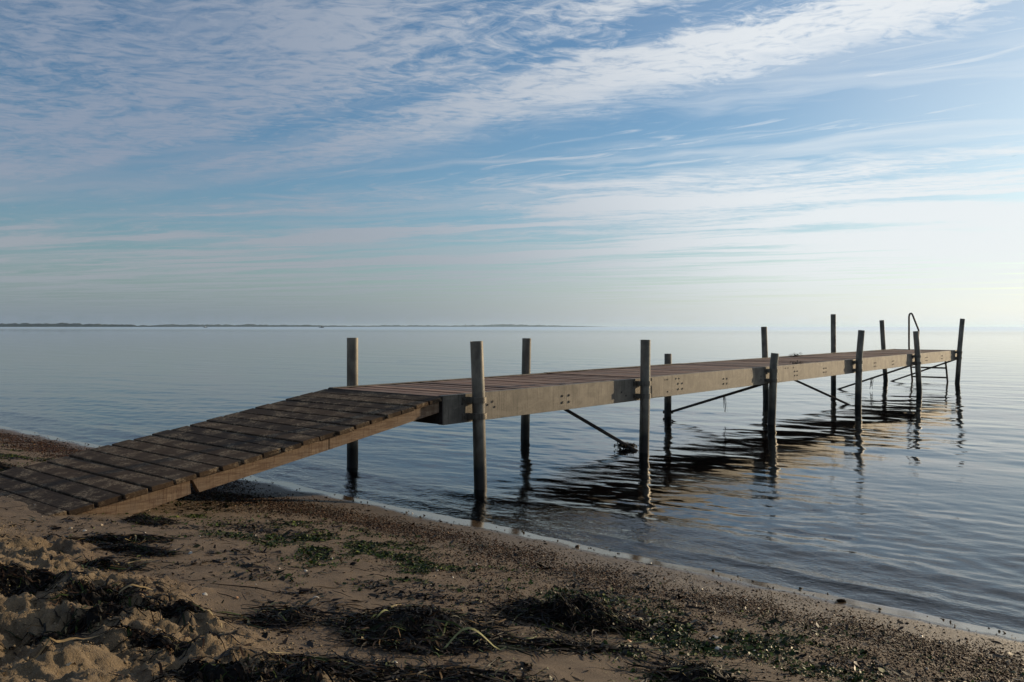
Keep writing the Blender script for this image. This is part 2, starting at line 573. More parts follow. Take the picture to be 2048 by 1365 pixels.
def warpaxis(a, first, growth, end):
    v = [a]; st = first
    while abs(v[-1] - a) < abs(end - a):
        v.append(v[-1] + st); st *= growth
    return np.array(v)


s_ax = np.concatenate([warpaxis(0.7, -.03, 1.15, -30)[::-1], axis([(0.71, 2.2, 150), (2.2, 4.9, 180)]), warpaxis(4.92, .03, 1.12, 30000)])
q_ax = np.concatenate([warpaxis(-5.2, -.016, 1.012, -14)[::-1], axis([(-5.19, 0.6, 480)]), warpaxis(0.62, .03, 1.15, 25)])
q_ax = np.concatenate([warpaxis(q_ax[0] - .3, -.4, 1.25, -30000)[::-1], q_ax, warpaxis(q_ax[-1] + 3, 4, 1.3, 30000)])
SS, QQ = np.meshgrid(s_ax, q_ax, indexing='ij')
GX, GY = XY(SS, QQ)
ground = link('beach_and_seabed', grid_mesh('beach', GX, GY, H(GX, GY)), M_sand)
ground.name = 'sand'
tag(ground, kind='structure')

# ------------------------------------------------------------------ sea surface
waves = []
wr = random.Random(3)
for i in range(64):
    lam = 0.13 * (26.0 ** (i / 63.0))
    ang = math.radians(wr.gauss(0, 24 if lam > .5 else 34))
    nx, ny = 0.50, 0.866
    kx = math.cos(ang) * nx - math.sin(ang) * ny
    ky = math.sin(ang) * nx + math.cos(ang) * ny
    k = 2 * math.pi / lam
    slope = 0.0072 if lam < .25 else (0.0062 if lam < 1.0 else 0.0024)
    waves.append((kx * k, ky * k, slope / k, wr.uniform(0, 6.283), lam))


def WZ(x, y):
    s, q = SQ(x, y)
    r = np.hypot(x, y)
    grp = 0.75 + 0.55 * vnoise(s * 0.35, q * 0.12, 71) + 0.25 * vnoise(s * 1.3, q * 0.35, 72)
    grp = np.clip(grp, 0.15, 1.6)
    z = np.zeros_like(x)
    for kx, ky, a, p, lam in waves:
        z += a * np.sin(kx * x + ky * y + p) * (grp * (1.0 + (1.1 * sstep(s, 10.0, 5.5) if lam < .35 else 0.0)) if lam < 1.0 else 1.0) * sstep(r, lam * 320, lam * 110)
    shoal = sstep(s, 4.55, 5.4)
    z = z * (0.10 + 0.90 * shoal)
    # the small wave that is running out on the sand
    c = 4.86 + 0.05 * vnoise(q * 0.8, q * 0 + 1.1, 75)
    z = z + 0.016 * np.exp(-((s - c) / 0.07) ** 2) * (0.55 + 0.45 * vnoise(q * 0.5, q * 0 + 4, 76))
    z = z + 0.011 * np.exp(-((s - c - .55) / 0.16) ** 2)
    z = z + 0.0035 * fbm(s * 9, q * 5, 77, 3) * sstep(s, 6.2, 4.9)
    return z * sstep(r, 900, 200)


th = np.concatenate([np.radians(np.linspace(-100, -44, 60, endpoint=False)), np.radians(np.linspace(-44, 44, 660)), np.radians(np.linspace(44, 90, 50))[1:]])
rr_ = [2.6]
while rr_[-1] < 42000:
    r_ = rr_[-1]
    rr_.append(r_ * (1 + (0.0045 if r_ < 40 else (0.013 if r_ < 200 else 0.06))))
rr_ = np.array(rr_)
RR, TT = np.meshgrid(rr_, th, indexing='ij')
WX, WY = RR * np.sin(TT), RR * np.cos(TT)
wz = WZ(WX, WY)
sW, qW = SQ(WX, WY)
# leave out the part that would lie deep under the beach
n_, m_ = WX.shape
idx = np.arange(n_ * m_).reshape(n_, m_)
Fc = np.stack([idx[:-1, :-1], idx[:-1, 1:], idx[1:, 1:], idx[1:, :-1]], -1).reshape(-1, 4)
keep = (sW.ravel()[Fc].max(1) > 4.35)
Fc = Fc[keep]
used = np.unique(Fc)
remap = np.full(n_ * m_, -1); remap[used] = np.arange(len(used))
Vw = np.stack([WX, WY, wz], -1).reshape(-1, 3)[used]
Fc = remap[Fc]
e1 = Vw[Fc[0, 1]] - Vw[Fc[0, 0]]; e2 = Vw[Fc[0, 2]] - Vw[Fc[0, 0]]
if np.cross(e1, e2)[2] < 0: Fc = Fc[:, ::-1]
water = link('water', raw_mesh('water', Vw, Fc, smooth=True), M_water)
tag(water, kind='structure')

# ------------------------------------------------------------------ far shore
def simple_mat(name, col, rough=0.9, var=0.3, scale=0.02):
    m, t = new_mat(name)
    g = t.n('ShaderNodeNewGeometry').outputs['Position']
    n = t.noise(g, scale, 5, 0.6)
    finish(t, t.mix(t.sm(n, 0.3, 0.7), tuple(k * (1 - var) for k in col), tuple(k * (1 + var) for k in col)), rough)
    return m


M_coast = simple_mat('wooded_coast', (.045, .055, .035), var=.4, scale=.02)


def coast(name, px0, px1, dist, hpx, seed, depth=600):
    n = 360
    xs = np.linspace((px0 - 1024) / F * dist, (px1 - 1024) / F * dist, n)
    tt = np.linspace(0, 1, n)
    env = np.clip((1 - tt) * 3.0, 0, 1) ** 0.8 * (1.0 if px0 < 0 else np.clip(tt * 3.0, 0, 1))
    h = hpx / F * dist * (0.80 + 0.22 * fbm(xs / dist * 22, xs * 0, seed, 3) + 0.16 * fbm(xs / dist * 190, xs * 0 + 5, seed + 9, 3)) * env
    h = np.maximum(h, 0.4)
    rows = [(0, -1.0, 0), (0.02, 0.75, 0), (0.25, 1.0, 0), (0.7, 0.9, 0), (1.0, -1.0, 0)]
    X, Y, Z = [], [], []
    for f_, k, _ in rows:
        X.append(xs * (1 + f_ * depth / dist)); Y.append(np.full(n, dist + f_ * depth) + 40 * vnoise(xs / 200, xs * 0, seed + 3))
        Z.append(np.where(k < 0, -3.0, h * k))
    o = link(name, grid_mesh(name, np.array(X), np.array(Y), np.array(Z)), M_coast)
    tag(o, kind='structure')
    return o


coast('wooded_hills', -260, 400, 7500, 7.6, 101)
coast('far_hills', 180, 760, 11000, 6.0, 131, 900)
coast('farthest_hills', 560, 1220, 17000, 5.0, 151, 1200)


# ------------------------------------------------------------------ pier geometry
TH = 0.701
AX = Vector((math.sin(TH), math.cos(TH), 0))       # along the pier, away from the beach
NR = Vector((math.cos(TH), -math.sin(TH), 0))      # towards the near side
A0 = Vector((-0.598, 7.284, 0))                    # near corner of the landward end
PW = 1.60
DZ = 0.855
PL = 18.95
ROT = math.atan2(AX.y, AX.x)


def P(t, off, z):
    """t metres along the pier, off metres in from the near side"""
    return A0 + AX * t - NR * off + Vector((0, 0, z))


def box_mesh(name, lx, ly, lz, bev=0.0, jitter=0.0, seed=0):
    bm = bmesh.new()
    bmesh.ops.create_cube(bm, size=1)
    for v in bm.verts:
        v.co = Vector((v.co.x * lx, v.co.y * ly, v.co.z * lz))
    if bev:
        bmesh.ops.bevel(bm, geom=[e for e in bm.edges], offset=bev, segments=1, affect='EDGES')
    me = bpy.data.meshes.new(name)
    bm.to_mesh(me); bm.free()
    return me


def tube_mesh(name, pts, r, seg=16, cap=True, inner=None):
    """tube through world points; optional open top with wall"""
    pts = [Vector(p) for p in pts]
    V_, Fc_ = [], []
    up = Vector((0, 0, 1)) if abs((pts[1] - pts[0]).normalized().z) < 0.9 else Vector((1, 0, 0))
    for i, p in enumerate(pts):
        d = (pts[min(i + 1, len(pts) - 1)] - pts[max(i - 1, 0)]).normalized()
        u = d.cross(up).normalized(); v = u.cross(d)
        rad = r[i] if isinstance(r, (list, tuple)) else r
        for k in range(seg):
            a = 2 * math.pi * k / seg
            V_.append(p + (u * math.cos(a) + v * math.sin(a)) * rad)
    for i in range(len(pts) - 1):
        for k in range(seg):
            k2 = (k + 1) % seg
            Fc_.append((i * seg + k, i * seg + k2, (i + 1) * seg + k2, (i + 1) * seg + k))
    n = len(pts)
    if inner:          # open pipe end
        d = (pts[-1] - pts[-2]).normalized()
        base = len(V_)
        for dep in (0, 0.12):
            for k in range(seg):
                q = V_[(n - 1) * seg + k]
                c = pts[-1]
                V_.append(c + (q - c) * inner - d * dep)
        o = (n - 1) * seg
        for k in range(seg):
            k2 = (k + 1) % seg
            Fc_.append((o + k, o + k2, base + k2, base + k))
            Fc_.append((base + k, base + k2, base + seg + k2, base + seg + k))
        Fc_.append(tuple(base + seg + k for k in range(seg)))
        Fc_.append(tuple(reversed([k for k in range(seg)])))
    elif cap:
        Fc_.append(tuple(reversed(range(seg))))
        Fc_.append(tuple((n - 1) * seg + k for k in range(seg)))
    me = bpy.data.meshes.new(name)
    me.from_pydata([tuple(v) for v in V_], [], Fc_)
    for p in me.polygons:
        p.use_smooth = len(p.vertices) == 4
    bm = bmesh.new(); bm.from_mesh(me)
    bmesh.ops.recalc_face_normals(bm, faces=bm.faces)
    bm.to_mesh(me); bm.free()
    if hasattr(me, 'set_sharp_from_angle'):
        me.set_sharp_from_angle(angle=math.radians(50))
    me.update()
    return me


def extrude_profile(name, prof, length, bev=0):
    """profile in (y, z), extruded along x from 0 to length"""
    n = len(prof)
    V_ = [(0, y, z) for y, z in prof] + [(length, y, z) for y, z in prof]
    Fc_ = [tuple((k, (k + 1) % n, n + (k + 1) % n, n + k)) for k in range(n)]
    Fc_.append(tuple(reversed(range(n)))); Fc_.append(tuple(range(n, 2 * n)))
    me = bpy.data.meshes.new(name)
    me.from_pydata(V_, [], Fc_)
    bm = bmesh.new(); bm.from_mesh(me)
    bmesh.ops.recalc_face_normals(bm, faces=bm.faces)
    if bev:
        bmesh.ops.bevel(bm, geom=list(bm.edges), offset=bev, segments=1, affect='EDGES')
    bm.to_mesh(me); bm.free()
    return me


pier = empty('pier', P(0, PW / 2, 0), 'long bathing pier with steel tube posts and plank deck running out to sea', 'pier')


def child(name, me, mat, world_loc=(0, 0, 0), rotz=0.0, parent=pier, label=None, rot=None):
    o = link(name, me, mat, parent)
    M = Matrix.Translation(Vector(world_loc)) @ (rot if rot is not None else Matrix.Rotation(rotz, 4, 'Z'))
    # parent empties are never rotated: subtract their world position
    off = Vector((0, 0, 0)); p = parent
    Pm = Matrix.Identity(4)
    chain = []
    while p is not None:
        chain.append(p); p = p.parent
    for q in reversed(chain):
        Pm = Pm @ q.matrix_basis
    o.matrix_basis = Pm.inverted() @ M
    if label: o['label'] = label
    return o


# deck boards between the two channels
pitch = 0.1942
bw = 0.137
nb = int(PL / pitch)
variants = [box_mesh('board', PW - 0.06, bw, 0.032, 0.003) for _ in range(1)]
bl = variants[0]
for i in range(nb):
    t0 = 0.012 + pitch * (i + 0.5)
    z = DZ - 0.012 - 0.016 + rng.normal(0, 0.0016)
    R = Matrix.Rotation(ROT - math.pi / 2 + rng.normal(0, 0.0012), 4, 'Z') @ Matrix.Rotation(rng.normal(0, 0.018), 4, 'X') @ Matrix.Rotation(rng.normal(0, 0.0012), 4, 'Y')
    child('deck_board', bl, M_deck, P(t0, PW / 2 + rng.normal(0, .004), z), rot=R)

# C-shaped side beams, in sections that meet at the post pairs
joints = [0.0, 3.46, 7.08, 10.92, 14.80, PL]
BH = 0.255
prof = [(0, 0), (0, BH), (0.062, BH), (0.062, BH - 0.007), (0.007, BH - 0.007), (0.007, 0.007), (0.062, 0.007), (0.062, 0)]
profm = [(-y, z) for y, z in prof]
beams_near = []
for side in (0, 1):
    for k in range(5):
        a, b = joints[k] + (0.004 if k else 0), joints[k + 1] - 0.004
        me = extrude_profile('side_beam', profm if side else prof, b - a, 0.0015)
        off = PW if side else 0.0
        dz = 0.0022 * ((k % 2) * 2 - 1)
        o = child('side_beam', me, M_beam, P(a, off, DZ - BH + dz), ROT)
        if not side: beams_near.append((a, b, o))
# end beams and cross members below the boards
endm = box_mesh('end_beam', PW - 0.004, 0.012, BH - 0.012)
M_endb = galv('end_beam_steel', (.045, .038, .032), False, 0.6, 0.3)
for tt_ in (-0.007, PL + 0.007):
    child('end_beam', endm, M_endb, P(tt_, PW / 2, DZ - BH / 2 - 0.002), ROT - math.pi / 2)
cross = extrude_profile('cross_member', [(0, 0), (0, .09), (.06, .09), (.06, .082), (.008, .082), (.008, .008), (.06, .008), (.06, 0)], PW - 0.03)
M_cross = galv('cross_member_steel', (.16, .14, .12), False, 0.55, 0.4)
cps = []
for k in range(5):
    a, b = joints[k], joints[k + 1]
    for f_ in (0.13, 0.42, 0.71, 0.93):
        cps.append(a + (b - a) * f_)
for c in cps:
    child('cross_member', cross, M_cross, P(c, 0.012, DZ - 0.155), ROT + math.pi / 2)

# bolts : (photo column of the bolt group on the near beam, 2 x 2)
boltm = tube_mesh('bolt', [(0, 0, 0), (0, -0.006, 0)], 0.0105, 6)
bolt_big = tube_mesh('bolt', [(0, 0, 0), (0, -0.008, 0)], 0.0125, 6)


def t_of_col(px, off=0.0):
    k = (px - 1024) / F
    B = A0 - NR * off
    return (k * B.y - B.x) / (AX.x - k * AX.y)


def beam_at(t):
    for a, b, o in beams_near:
        if t < b: return o
    return beams_near[-1][2]


def bolt(t, z, me=boltm):
    child('bolt', me, M_bolt, P(t, 0.0, z), ROT, parent=beam_at(t))


for px in (1132, 1361, 1451, 1592, 1650, 1750, 1786, 1853, 1884):
    t = t_of_col(px)
    sp = 0.115 if px < 1300 else 0.105
    for du in (-sp / 2, sp / 2):
        for z in (DZ - 0.178, DZ - 0.115 + 0.005):
            bolt(t + du, z, bolt_big)
for px, zz in ((985.5, .095), (990, .145), (976, .12), (1243, .14), (1252, .185), (1522, .13), (1522, .18), (1330, .045), (1335, .045),
               (1352.5, .045), (1358.5, .045), (1336, .195), (1571, .045), (1576, .045), (1587, .045), (1702, .10), (924, .09)):
    bolt(t_of_col(px), DZ - zz)
# two reinforcing plates by the joints
plate = box_mesh('splice_plate', 0.30, 0.005, BH - 0.02, 0.001)
for j in joints[1:4]:
    child('splice_plate', plate, M_beam, P(j + 0.19, -0.0035, DZ - BH / 2), ROT)

# posts : (side, t, z top, column at the top, at the deck, at the water)
near_p = [(.361, 1.325, 953, 957, 961), (3.204, 1.304, 1291, 1290.5, 1288), (6.852, 1.06, 1550, 1547, 1543),
          (10.696, 1.39, 1723, 1718, 1716), (14.587, 1.356, 1831.5, 1835, 1838.5), (18.413, 1.66, 1925, 1919, 1914.5)]
far_p = [(.361, 1.341, 705, 705, 705), (3.204, 1.306, 1053.5, 1052, 1050), (6.852, 1.016, 1336, 1336, 1335.5),
         (10.696, 1.455, 1528, 1530, 1532), (14.587, 1.747, 1666.5, 1667, 1667), (18.413, 1.63, 1763.5, 1767, 1771.5)]
posts = {}
strap_parts = {}
for side, lst in ((0, near_p), (1, far_p)):
    for i, (t_, zt, c0, c1_, c2_) in enumerate(lst):
        off = -0.082 if side == 0 else PW + 0.082
        t = t_of_col(c1_, off)
        base = P(t, off, 0)
        Y = base.y
        xt = (c0 - 1024) / F * Y; xd = base.x; xb = (c2_ - 1024) / F * Y
        top = Vector((xt, Y, zt)); dk = Vector((xd, Y, DZ)); bot = Vector((xb, Y, 0))
        low = bot + (bot - top).normalized() * 1.4
        r = 0.058
        loc = Vector((xb, Y, 0))
        me = tube_mesh('post', [low - loc, bot - loc, dk - Vector((0, 0, .1)) - loc, dk - loc, top - loc], r, 28, inner=0.93)
        po = child('post', me, M_post, loc)
        posts[(side, i)] = (top, dk, bot)
        # two straps that hold the tube to the beam
        dirv = (top - bot).normalized()
        for zz in (DZ - 0.055, DZ - 0.200):
            f_ = zz / zt
            c = bot.lerp(dk, zz / DZ)
            V_, Fc_ = [], []
            sgn = 1 if side == 0 else -1
            fr_ = []
            # U strap outline around the tube in plan: (along pier, outwards)
            R1, R0 = r + 0.0125, r + 0.0010
            fl = 0.060
            dface = (c - P(0, 0 if side == 0 else PW, 0)).dot(NR) * sgn
            outl = [(-R1 - fl, -dface + 0.007)]
            inn = [(-R1 - fl, -dface + 0.001)]
            arc_o = [(-R1 * math.cos(a), R1 * math.sin(a)) for a in np.linspace(-0.35, math.pi + 0.35, 17)]
            arc_i = [(-R0 * math.cos(a), R0 * math.sin(a)) for a in np.linspace(-0.35, math.pi + 0.35, 17)]
            outl = [(-R1 - fl, -dface + .008), (-R1, -dface + .008)] + [(x, y) for x, y in arc_o] + [(R1, -dface + .008), (R1 + fl, -dface + .008)]
            inn = [(-R1 - fl, -dface + .001), (-R0, -dface + .001)] + [(x, y) for x, y in arc_i] + [(R0, -dface + .001), (R1 + fl, -dface + .001)]
            n = len(outl)
            hgt = 0.027
            for zl in (-hgt, hgt):
                for x, y in outl: V_.append(c + AX * x + NR * (y * sgn) + Vector((0, 0, zl)) - loc)
                for x, y in inn: V_.append(c + AX * x + NR * (y * sgn) + Vector((0, 0, zl)) - loc)
            for k in range(n - 1):
                Fc_.append((k, k + 1, 2 * n + k + 1, 2 * n + k))
                Fc_.append((n + k, 2 * n + n + k, 3 * n + k + 1, n + k + 1))
                Fc_.append((k, n + k, n + k + 1, k + 1))
                Fc_.append((2 * n + k, 2 * n + k + 1, 3 * n + k + 1, 3 * n + k))
            Fc_.append((0, 2 * n, 3 * n, n)); Fc_.append((n - 1, 2 * n - 1, 4 * n - 1, 3 * n - 1))
            # bolt heads on the lugs
            for sx in (-1, 1):
                cc = c + AX * (sx * (R1 + fl * 0.55)) + NR * ((-dface + .008) * sgn)
                b0 = len(V_)
                for d_ in (0, 0.012):
                    for k in range(6):
                        a = k * math.pi / 3
                        V_.append(cc + AX * (0.012 * math.cos(a)) + Vector((0, 0, 0.012 * math.sin(a))) + NR * (d_ * sgn) - loc)
                for k in range(6):
                    Fc_.append((b0 + k, b0 + (k + 1) % 6, b0 + 6 + (k + 1) % 6, b0 + 6 + k))
                Fc_.append(tuple(b0 + 6 + k for k in range(6)))
            me = bpy.data.meshes.new('strap')
            me.from_pydata([tuple(v) for v in V_], [], Fc_)
            bm = bmesh.new(); bm.from_mesh(me)
            bmesh.ops.recalc_face_normals(bm, faces=bm.faces)
            bm.to_mesh(me); bm.free()
            st = link('strap', me, M_strap, po)

# diagonal braces between the posts of a pair
def brace(i, far_high, zlow, top_off=0.0):
    tn, dn, bn = posts[(0, i)]
    tf, df, bf = posts[(1, i)]
    hi = (df if far_high else dn) - Vector((0, 0, 0.20))
    lo = (bn if far_high else bf).copy(); lo.z = zlow
    d_ = (lo - hi).normalized()
    sh = AX * 0.075
    me = tube_mesh('brace', [hi + sh, lo + sh + d_ * 0.02], 0.021, 10)
    o = child('brace', me, M_brace)
    return hi + sh, lo + sh


b1 = brace(1, True, -0.07)
b2 = brace(2, False, 0.06)
b3 = brace(3, True, -0.08)
b4 = brace(4, False, -0.03)
b5 = brace(5, False, -0.05)
# flattened lower end of the second brace, clamped across its post
child('brace', tube_mesh('brace', [b2[1] - NR * 0.12 + Vector((0, 0, -.004)), b2[1] + NR * 0.05 + Vector((0, 0, -.004))], [0.028, 0.019], 10), M_brace,
      label='short stub that clamps a brace across its post')

# bathing ladder at the seaward end
lad = child('ladder', tube_mesh('ladder', [P(PL + .05, .30, DZ - .14), P(PL + .05, 1.30, DZ - .14)], 0.016, 10), M_brace, label='steel bathing ladder at the seaward end')


def off_of_col(px, t):
    B = A0 + AX * t; k = (px - 1024) / F
    return (B.x - k * B.y) / (NR.x - k * NR.y)


te = PL + 0.06
oL, oR = off_of_col(1818, te), off_of_col(1889, te)


def lpart(name, pts, r, seg=10):
    me = tube_mesh(name, pts, r, seg)
    o = link(name, me, M_brace, lad)
    return o


def lz(t, off, z): return P(t, off, z)


topz = CZ + (654 - 627) / F * P(te, oL, 0).y
hoop = [P(te + .50, oL, -.5), P(te + .22, oL, .28), P(te + .03, oL, .72), P(te, oL, DZ + .1), P(te, oL, topz - .30), P(te, oL, topz - .09), P(te, oL - .012, topz - .035),
        P(te, oL - .035, topz - .006), P(te, oL - .06, topz - .004), P(te, oL - .085, topz - .035), P(te, oL - .11, topz - .10), P(te - .03, oL - .25, topz - .46), P(te - .2, oL - .26, DZ + 0.02)]
lpart('handrail', hoop, 0.024)
lpart('stile', [P(te + .50, oR, -.5), P(te + .22, oR, .28), P(te + .03, oR, .72), P(te, oR, DZ - .02)], 0.024)
for z, dt in ((.62, .07), (.36, .18), (.10, .285), (-.14, .37)):
    lpart('rung', [P(te + dt, oL, z), P(te + dt, oR, z)], 0.022, 8)

# ------------------------------------------------------------------ ramp
# top surface height along the ramp (u metres from the pier towards the beach)
RU = [0, 1.21, 2.33, 3.6]
RZ = [.846, .846 - 1.21 * .163, .846 - 1.21 * .163 - 1.12 * .146, .846 - 1.21 * .163 - 1.12 * .146 - 1.27 * .142]


def rz(u): return float(np.interp(u, RU, RZ))


ramp = empty('ramp', P(-1.6, PW / 2, rz(1.6) - .15), 'dark worn plank ramp from the beach sand up to the pier deck', 'ramp')
rp = 0.1633
rbl = box_mesh('ramp_board', PW + 0.03, 0.146, 0.034, 0.004)
for i in range(21):
    u = 0.012 + rp * (i + .5)
    sl = math.atan2(rz(u - .07) - rz(u + .07), 0.14)
    R = Matrix.Rotation(ROT - math.pi / 2 + rng.normal(0, 0.004), 4, 'Z') @ Matrix.Rotation(sl + rng.normal(0, 0.010), 4, 'X') @ Matrix.Rotation(rng.normal(0, 0.003), 4, 'Y')
    child('ramp_board', rbl, M_rampw, P(-u, PW / 2 + rng.normal(0, 0.008), rz(u) - 0.017 + rng.normal(0, .002)), rot=R, parent=ramp)


def stringer(u0, u1, off, cut0=0.0, cut1=0.0, dep=0.096):
    """side plank below the boards; cut = how far the lower corner is cut back"""
    g = 0.036
    z0, z1 = rz(u0) - g, rz(u1) - g
    ys = (-0.0225, 0.0225)
    L = u1 - u0
    # local x points to the beach
    pr = [(0, 0), (L, z1 - z0), (L - cut1, z1 - z0 - dep), (cut0, -dep)]
    V_ = [(x, ys[0], z) for x, z in pr] + [(x, ys[1], z) for x, z in pr]
    Fc_ = [(0, 1, 2, 3), (7, 6, 5, 4)] + [(k, 4 + k, 4 + (k + 1) % 4, (k + 1) % 4) for k in range(4)]
    me = bpy.data.meshes.new('stringer')
    me.from_pydata(V_, [], Fc_)
    bm = bmesh.new(); bm.from_mesh(me)
    bmesh.ops.recalc_face_normals(bm, faces=bm.faces)
    bmesh.ops.bevel(bm, geom=list(bm.edges), offset=0.002, segments=1, affect='EDGES')
    bm.to_mesh(me); bm.free()
    child('stringer', me, M_string, P(-u0, off, z0), rot=Matrix.Rotation(ROT + math.pi, 4, 'Z'), parent=ramp)


for off in (0.045, PW / 2, PW - 0.045):
    stringer(0.03, 1.205, off, 0.0, 0.0)
    stringer(1.212, 2.325, off, 0.0, 0.055)
    stringer(2.338, 3.42, off, -0.008, 0.30)

# ------------------------------------------------------------------ scatter tools
def rot_mats(rx, ry, rz_):
    cx, sx, cy, sy, cz, sz = np.cos(rx), np.sin(rx), np.cos(ry), np.sin(ry), np.cos(rz_), np.sin(rz_)
    R = np.empty((len(rx), 3, 3))
    R[:, 0, 0] = cz * cy; R[:, 0, 1] = cz * sy * sx - sz * cx; R[:, 0, 2] = cz * sy * cx + sz * sx
    R[:, 1, 0] = sz * cy; R[:, 1, 1] = sz * sy * sx + cz * cx; R[:, 1, 2] = sz * sy * cx - cz * sx
    R[:, 2, 0] = -sy; R[:, 2, 1] = cy * sx; R[:, 2, 2] = cy * cx
    return R


def scatter(name, tv, tf, pos, scl, R, colors, mat, jitter=0.18, smooth=False):
    n = len(pos); k = len(tv)
    base = tv[None] * (1 + rng.normal(0, jitter, (n, k, 1)))
    V_ = np.einsum('nij,nkj->nki', R, base * scl[:, None, :]) + pos[:, None, :]
    Fc_ = (tf[None] + (np.arange(n) * k)[:, None, None]).reshape(-1, tf.shape[1])
    cc = np.repeat(colors, k, axis=0)
    me = raw_mesh(name, V_.reshape(-1, 3), Fc_, colors=cc, smooth=smooth)
    return link(name, me, mat)


octv = np.array([(1, 0, 0), (-1, 0, 0), (0, 1, 0), (0, -1, 0), (0, 0, 1), (0, 0, -.6), (.62, .62, .45), (-.62, .62, .45), (-.62, -.62, .45), (.62, -.62, .45)], dtype=float)
octf = np.array([(0, 6, 9), (0, 2, 6), (2, 7, 6), (2, 1, 7), (1, 8, 7), (1, 3, 8), (3, 9, 8), (3, 0, 9), (4, 6, 7), (4, 7, 8), (4, 8, 9), (4, 9, 6)])
octf = np.vstack([octf, [(5, 2, 0), (5, 1, 2), (5, 3, 1), (5, 0, 3)]])

o6v = np.array([(1, .1, 0), (.1, 1, .1), (-1, 0, .05), (0, -1, -.05), (.1, .1, .9), (0, 0, -.7)], float)
o6f = np.array([(0, 1, 4), (1, 2, 4), (2, 3, 4), (3, 0, 4), (1, 0, 5), (2, 1, 5), (3, 2, 5), (0, 3, 5)])
M_bits = attr_mat('beach_bits', 0.6, .12)
M_leaf = attr_mat('sea_lettuce', 0.5, .15)
M_strand = attr_mat('eelgrass', 0.55, .10)
M_shell = attr_mat('shell', 0.35)


def view_ok(x, y, margin=0.12):
    return (np.abs(x / np.maximum(y, .1)) < 0.612 + margin) & (y > 2.0)


def pick(n, s0, s1, q0=-14.0, q1=1.0, dens=None, bias=1.0):
    """random spots on the beach in view; density falls with distance so that far ones are not wasted"""
    out_ = []
    got = 0
    while got < n:
        m_ = n * 4
        s = rng.uniform(s0, s1, m_)
        q = q1 - (q1 - q0) * rng.random(m_) ** bias
        x, y = XY(s, q)
        ok = view_ok(x, y)
        if dens is not None:
            ok &= rng.random(m_) < dens(s, q, x, y)
        out_.append(np.stack([x[ok], y[ok]], 1)); got += ok.sum()
    return np.concatenate(out_)[:n]


def palette(n, cols, wts, var=0.25):
    cols = np.array(cols); wts = np.array(wts, float); wts /= wts.sum()
    c = cols[rng.choice(len(cols), n, p=wts)]
    return np.clip(c * (1 + rng.normal(0, var, (n, 1))), 0.004, 1)


BROWN = [(.035, .014, .008), (.060, .026, .012), (.095, .044, .020), (.016, .010, .007), (.13, .08, .045), (.28, .22, .16)]


# gravelly band of dark brown fragments
def dband(s, q, x, y):
    c = 3.72 + 0.18 * vnoise(q * 0.7, q * 0, 81)
    core = np.exp(-((s - c) / 0.30) ** 2)
    c2 = 3.15 + 0.2 * vnoise(q * 0.9, q * 0 + 2, 82)
    lower = 0.55 * np.exp(-((s - c2) / 0.40) ** 2) * sstep(q, -4.2, -2.0)
    mod = sstep(fbm(x * 2.0, y * 2.0, 83, 4), -0.55, 0.45)
    return np.clip((core + lower) * (0.25 + 0.75 * mod), 0, 1)


N = 95000
p = pick(N, 2.4, 4.5, dens=dband, bias=1.7)
z = H(p[:, 0], p[:, 1])
sz = np.exp(rng.normal(math.log(0.0030), 0.42, N)).clip(.0012, .010)
dist = np.hypot(p[:, 0], p[:, 1])
sz = sz * np.interp(dist, [3, 6, 12], [0.9, 1.2, 1.9])
scl = np.stack([sz * rng.uniform(.8, 1.5, N), sz * rng.uniform(.7, 1.1, N), sz * rng.uniform(.35, .8, N)], 1)
R = rot_mats(rng.normal(0, .35, N), rng.normal(0, .35, N), rng.uniform(0, 6.28, N))
g_ = scatter('gravel', o6v, o6f, np.column_stack([p, z + sz * .25]), scl, R, palette(N, BROWN, [5, 5, 3, 7, .8, .12]), M_bits)
tag(g_, 'band of dark brown gravel and shell grit along the tide line', 'gravel', kind='stuff')

# green sea lettuce flakes
leafv = np.array([(0, 0, 0), (1, .1, .15), (.6, .8, .05), (-.2, 1, .25), (-.9, .5, .0), (-.9, -.4, .2), (-.1, -1, .05), (.7, -.7, .25)], float)
leaff = np.array([(0, 1, 2), (0, 2, 3), (0, 3, 4), (0, 4, 5), (0, 5, 6), (0, 6, 7), (0, 7, 1)])


def dgreen(s, q, x, y):
    m_ = sstep(fbm(x * 1.5 + 3, y * 1.5, 91, 4, .6), 0.0, 0.75)
    m2 = sstep(fbm(x * 6, y * 6, 93, 3, .6), -0.4, 0.6)
    band_ = np.exp(-((s - 2.95) / 0.50) ** 2)
    return np.clip(m_ * m2 * band_ * 0.8 + (0.10 + 0.35 * sstep(q, -2.2, -0.9)) * band_ * m2, 0, 1)


GREEN = [(.016, .030, .005), (.032, .055, .008), (.065, .090, .012), (.010, .015, .005), (.13, .15, .02)]
N = 36000
p = pick(N, 1.8, 4.0, dens=dgreen, bias=1.5)
z = H(p[:, 0], p[:, 1])
sz = np.exp(rng.normal(math.log(0.0046), 0.42, N)).clip(.0025, .015)
scl = np.stack([sz, sz * rng.uniform(.4, 1, N), sz * rng.uniform(.5, 1.6, N)], 1)
R = rot_mats(rng.normal(0, .45, N), rng.normal(0, .45, N), rng.uniform(0, 6.28, N))
g_ = scatter('sea_lettuce', leafv, leaff, np.column_stack([p, z + sz * .35 + .001]), scl, R, palette(N, GREEN, [4, 4, 3.5, 3, 1.2]), M_leaf)
tag(g_, 'patches of bright and dark green sea lettuce flakes on damp sand', 'seaweed', kind='stuff')

